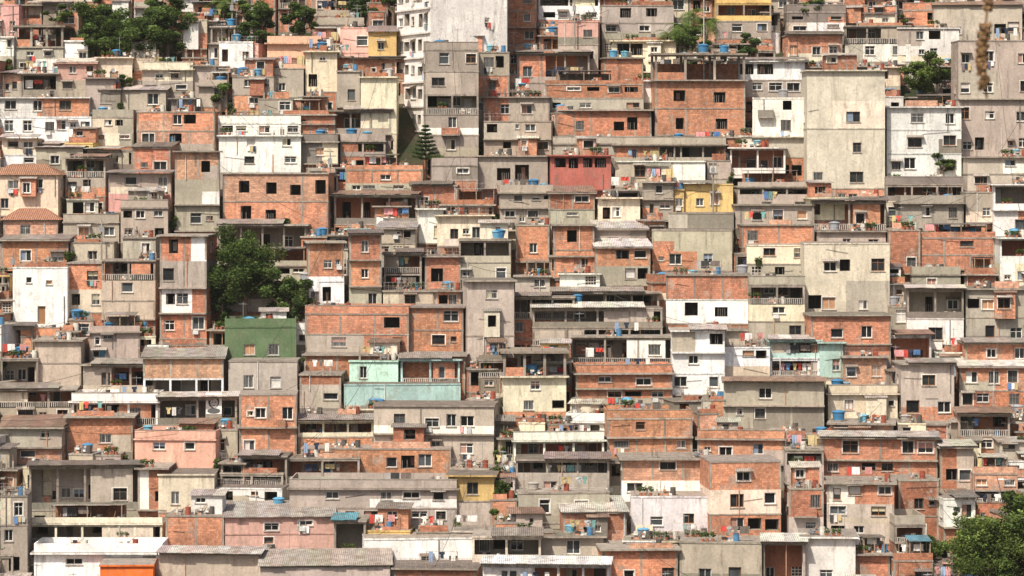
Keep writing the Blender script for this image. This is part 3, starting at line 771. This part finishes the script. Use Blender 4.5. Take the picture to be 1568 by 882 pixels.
# ---------------------------------------------------------------- terrain
def tz(d):
    if d<12: return CAMZ-2.
    if d<150: 
        t=(d-12)/138; return CAMZ-2-t*70-4*math.sin(math.pi*t)
    if d<215: return 8-(d-150)*.03
    y=882-(d-300)/.102; z=CAMZ+(HZ-y)/F*d-3.0
    if d>440: z440=CAMZ+(HZ-(882-140/.102))/F*440-3; z=z440-(d-440)*.03
    return max(6,z)
ds=list(range(-60,0,20))+[0,6,12,16,24]+list(range(34,215,12))+list(range(218,442,4))+[445,470,520,600,800,1200,2000,4000]
xs=[-3000,-1200,-500,-250]+list(range(-120,121,5))+[250,500,1200,3000]
mb=MB(); V=[]
for d in ds:
    for x in xs:
        z=tz(d)
        if 215<d<440: z+=.5*math.sin(x*.13+d*.07)+.3*math.sin(x*.31-d*.2)
        V.append((x,d,z))
mb.v=V; nx=len(xs)
for i in range(len(ds)-1):
    for j in range(nx-1): mb.f.append((i*nx+j,i*nx+j+1,(i+1)*nx+j+1,(i+1)*nx+j)); mb.m.append(SOIL); mb.c.append((.1,.1,.1))
me=mb.mesh('hillside_terrain'); obj('hillside_terrain',me)
# ---------------------------------------------------------------- vegetation
def tree(name,xc,yc,rx,ry,yb,cols,n,size=.2,trunk=True):
    base,s=site(xc,yb); cz=(yb-yc)/s; rx/=s; ry/=s; mb=MB()
    if trunk:
        mb.tube((0,0,-4),(.2,0,cz*.55),.32,.2,BARK,(.16,.12,.09),9)
    nc=max(3,int(n/330))
    for k in range(nc):
        v=np.random.normal(size=3); v/=np.linalg.norm(v); r=U(.3,.95)
        P=(v[0]*rx*r,v[1]*rx*r*.8,cz+v[2]*ry*r); q=U(.16,.36)
        if trunk: mb.tube((.2,0,cz*.5),P,.11,.03,BARK,(.15,.11,.08),5,False)
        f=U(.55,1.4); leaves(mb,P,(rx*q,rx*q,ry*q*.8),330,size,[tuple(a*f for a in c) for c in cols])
    o=obj(name,mb.mesh(name),Matrix.Translation(base)); return o
tree('broadleaf_tree',374,410,62,64,492,GM+GD,24000,.17)
tree('broadleaf_tree',440,458,42,44,498,GD+GM,12000,.17)
tree('broadleaf_tree',338,468,22,28,496,GD,4000,.17)
for (x,y,rx,ry,yb_,cc,n) in ((150,30,46,32,78,GD+GM,9000),(205,48,54,40,96,GD+GM,12000),(255,42,42,36,90,GD+GM,9000),(140,62,32,22,90,GM,4500),(250,8,38,22,55,GM,5500),(398,36,42,32,72,GD+GM,9000),(460,28,30,30,66,GD+GM,5500),(355,14,28,22,48,GM,4000),(1415,112,42,32,150,GY+GM,8500),(1440,250,28,14,272,GM,2500),(560,6,38,20,34,GD,5000),(1150,70,30,20,96,GD,4000),(1235,5,36,20,40,GM,3500),(195,122,16,16,142,GM,2000),(18,105,18,16,132,GM,2000),(335,140,22,18,170,GM,2500),(1050,55,40,24,92,GM,4500),(620,-5,20,14,30,GD,2000),(85,20,30,16,46,GM,3000),(600,5,20,18,40,GM,2500)):
    tree('broadleaf_tree',x,y,rx,ry,yb_,cc,n,.18)
tree('broadleaf_tree',1530,834,86,68,925,GM+GY,28000,.17)
tree('broadleaf_tree',1590,800,60,60,940,GM,10000,.18)
for (x,y,rx,ry) in ((440,345,24,12),(765,760,18,40),(762,700,14,24),(770,800,24,22),(1430,842,30,30),(1400,870,24,18),(1465,790,20,18),(985,228,24,9),(1495,480,10,20),(460,560,8,20),(600,240,12,10),(185,705,24,6),(1090,340,12,8),(1360,690,8,16),(660,300,8,18),(1300,470,10,6),(780,470,14,6),(690,770,10,14),(1180,440,12,8),(1255,700,8,14),(540,640,8,8),(330,560,10,14),(490,300,10,8),(720,500,8,14),(1505,740,20,10),(1500,500,16,12),(112,490,12,10),(560,400,8,10),(990,400,8,12),(870,330,10,8),(1380,820,14,12),(230,300,10,8)):
    tree('shrub',x,y,rx,ry,y+ry,random.choice([GM,GD,GD+GM]),max(900,int(rx*ry*6)),.15,False)
BUSH=[]
for k in range(5):
    mb=MB()
    for j in range(5): leaves(mb,(U(-.5,.5),U(-.3,.3),U(0,1.4)),(.45,.4,.4),150,.13,random.choice([GM,GD]))
    BUSH.append(mb.mesh('bush_leaves'))
for k in range(90):
    e=random.choice(EDGE); o=obj('shrub',random.choice(BUSH)); o.location=(e[0],e[1]-.3,e[2]+U(-.5,.6)); o.rotation_euler=(0,0,U(0,6)); o.scale=(U(.6,1.2),)*3
def palm(x,y,yb_,L=2.6):
    base,s=site(x,yb_); h=(yb_-y)/s; mb=MB(); mb.tube((0,0,-3),(.2,0,h),.2,.13,BARK,(.25,.2,.15),8)
    for k in range(20):
        a=U(0,6.28); el=U(-.1,1.2); P=Vector((.2,0,h)); dirv=Vector((math.cos(a)*math.cos(el),math.sin(a)*math.cos(el),math.sin(el)))
        for j in range(12):
            Q=P+dirv*(L/12); side=dirv.cross(Vector((0,0,1))).normalized(); l=.6*math.sin(math.pi*(j+1.5)/14); c=jit(random.choice(GM),.3)
            for sg in (-1,1):
                T=P+side*sg*l+dirv*.25+Vector((0,0,-.3*l)); mb.quad(tuple(P),tuple(P+dirv*(L/24)),tuple(T+dirv*.06),tuple(T),LEAF,c)
            P=Q; dirv=(dirv+Vector((0,0,-.2))).normalized()
    obj('palm_tree',mb.mesh('palm_tree'),Matrix.Translation(base))
for x,y,yb_ in ((1040,42,94),(1062,50,96),(1080,38,94),(1022,55,96),(340,8,50),(1060,25,80)): palm(x,y,yb_)
def pine(x,y,yb_):
    base,s=site(x,yb_); h=(yb_-y)/s; mb=MB(); mb.tube((0,0,-3),(0,0,h),.16,.03,BARK,(.2,.15,.1),8)
    for t in range(9):
        z=h*(.25+.75*t/9); L=1.7*(1-t/9.5)
        for k in range(9):
            a=k*.7+t*.4; e=(math.cos(a)*L,math.sin(a)*L,z+.25*L); mb.tube((0,0,z),e,.04,.015,BARK,(.1,.09,.05),4,False)
            for j in range(4): f=.35+.2*j; leaves(mb,(e[0]*f,e[1]*f,z+.25*L*f+.04),(.22,.22,.12),26,.1,[(.05,.085,.03),(.06,.1,.035)])
    obj('norfolk_pine',mb.mesh('norfolk_pine'),Matrix.Translation(base))
pine(652,188,264)
# portrait banner hung on a terrace front
base,s=site(330,632); mb=MB(); w=1.7;h=2.3
base.y-=1.
mb.box(-w/2,w/2,-.9,-.86,0,h,CLOTH,(.8,.78,.74)); mb.box(-w/2-.03,w/2+.03,-.85,-.8,-2,.05,CONC,CON)
def disc(cx,cz,rx,rz,y,c,n=16):
    i=len(mb.v); mb.v+=[(cx+rx*math.cos(2*math.pi*k/n),y,cz+rz*math.sin(2*math.pi*k/n)) for k in range(n)]; mb.f.append(tuple(range(i,i+n))); mb.m.append(CLOTH); mb.c.append(c)
disc(0,1.35,.6,.72,-.905,(.06,.06,.06)); disc(.03,1.2,.4,.52,-.91,(.5,.48,.46)); disc(0,.35,.7,.3,-.908,(.12,.12,.12))
for x in (-.15,.2): disc(x,1.28,.09,.05,-.915,(.04,.04,.04))
disc(.03,.92,.15,.05,-.915,(.08,.07,.07)); obj('portrait_banner',mb.mesh('printed_banner'),Matrix.Translation(base))
# seed stalk hanging near the camera from a small tree
mb=MB(); d0=12.; s=F/d0
X=(1508-784)/s; Z=CAMZ+HZ/s
prev=None
for k in range(40):
    t=k/39; P=Vector((X+.012*math.sin(t*7),d0,Z+.12-t*.51))
    if prev: mb.tube(prev,P,.005,.005,BARK,(.2,.12,.06),5,False)
    prev=P
    if t<.3 or (.42<t<.9):
        for j in range(6): a=U(0,6.28); q=P+Vector((math.cos(a)*U(.01,.028),math.sin(a)*.02,U(-.02,.01))); mb.tube(P,q,.007,.01,BARK,jit((.2,.12,.06),.3),5)
mb.tube((X,d0,Z+.12),(X+.9,d0,Z+.5),.012,.03,BARK,(.2,.15,.1),6); mb.tube((X+.9,d0,Z+.5),(X+1.6,d0,CAMZ-2.5),.05,.1,BARK,(.2,.15,.1),8)
for k in range(14): leaves(mb,(X+U(.6,1.5),d0+U(-.4,.4),Z+U(.5,1.1)),(.25,.25,.2),160,.05,GM)
obj('tree_with_seed_stalk',mb.mesh('tree_with_seed_stalk'))
# mast
base,s=site(1077,160); mb=MB(); mb.tube((0,-1,-3),(0,-1,16),.09,.06,METAL,(.5,.48,.45),8)
for z in (6,9,12): mb.tube((-.4,-1,z),(.4,-1,z),.02,.02,METAL,(.4,.4,.4),4)
obj('radio_mast',mb.mesh('mast'),Matrix.Translation(base))
# utility poles and overhead cables
for k in range(26):
    a=random.choice(FOOT); mb=MB(); mb.tube((0,0,-4),(0,0,2.6),.11,.08,CONC,(.35,.32,.28),8); mb.box(-.7,.7,-.05,.05,2.1,2.2,BARK,(.25,.2,.15)); mb.box(-.25,.2,-.35,-.12,1.2,1.9,METAL,(.3,.3,.3))
    obj('utility_pole',mb.mesh('pole_and_crossarm'),Matrix.Translation(Vector(a)+Vector((U(-3,3),-.8,0))))
mb=MB()
for k in range(260):
    a=random.choice(FOOT); c=[f for f in FOOT if 5<math.hypot(f[0]-a[0],f[1]-a[1])<18]
    if not c: continue
    b2=random.choice(c); A=Vector(a)+Vector((0,-.4,.2));B2=Vector(b2)+Vector((0,-.4,.2)); pv=A
    for j in range(1,9):
        t=j/8; P=A.lerp(B2,t)-Vector((0,0,math.sin(math.pi*t)*.7)); mb.tube(pv,P,.022,.022,METAL,(.03,.03,.03),3,False); pv=P
obj('overhead_cables',mb.mesh('overhead_cables'))
# faint humid haze in the valley air
hz=bpy.data.materials.new('humid_air'); hz.use_nodes=True; nt=hz.node_tree; nt.nodes.clear()
o_=nt.nodes.new('ShaderNodeOutputMaterial'); vs=nt.nodes.new('ShaderNodeVolumeScatter'); vs.inputs['Color'].default_value=(.97,1,.92,1); vs.inputs['Density'].default_value=.00006; vs.inputs['Anisotropy'].default_value=.2
nt.links.new(vs.outputs[0],o_.inputs['Volume'])
mb=MB(); mb.box(-400,400,-40,520,-5,150,SOIL,(1,1,1)); me=mb.mesh('air_haze'); me.materials.clear(); me.materials.append(hz); obj('air_haze',me)
# ---------------------------------------------------------------- light, camera
w=bpy.data.worlds.new('World'); scene.world=w; w.use_nodes=True; nt=w.node_tree
sk=nt.nodes.new('ShaderNodeTexSky'); sk.sky_type='NISHITA'; sk.sun_disc=False
S=Vector((-.42,-.78,1.12)).normalized(); el=math.asin(S.z); az=math.atan2(S.x,S.y)
sk.sun_elevation=el; sk.sun_rotation=az%(2*math.pi); sk.dust_density=5; sk.air_density=.8
nt.links.new(sk.outputs[0],nt.nodes['Background'].inputs[0]); nt.nodes['Background'].inputs[1].default_value=.125
L=bpy.data.lights.new('sun','SUN'); L.energy=5; L.angle=math.radians(1.); L.color=(1,.93,.81)
o=bpy.data.objects.new('sun',L); scene.collection.objects.link(o); o.rotation_euler=(-S).to_track_quat('-Z','Y').to_euler()
cam=bpy.data.cameras.new('camera'); co=bpy.data.objects.new('camera',cam); scene.collection.objects.link(co); scene.camera=co
co.location=(0,0,CAMZ); co.rotation_euler=(math.pi/2,0,0); cam.lens=36*F/1568; cam.sensor_width=36; cam.shift_y=-(441-HZ)/1568; cam.clip_end=6000; cam.clip_start=.5
cam.dof.use_dof=True; cam.dof.focus_distance=335; cam.dof.aperture_fstop=8
scene.view_settings.view_transform='Standard'; scene.view_settings.look='None'; scene.view_settings.exposure=0
print('objects',len(bpy.data.objects))
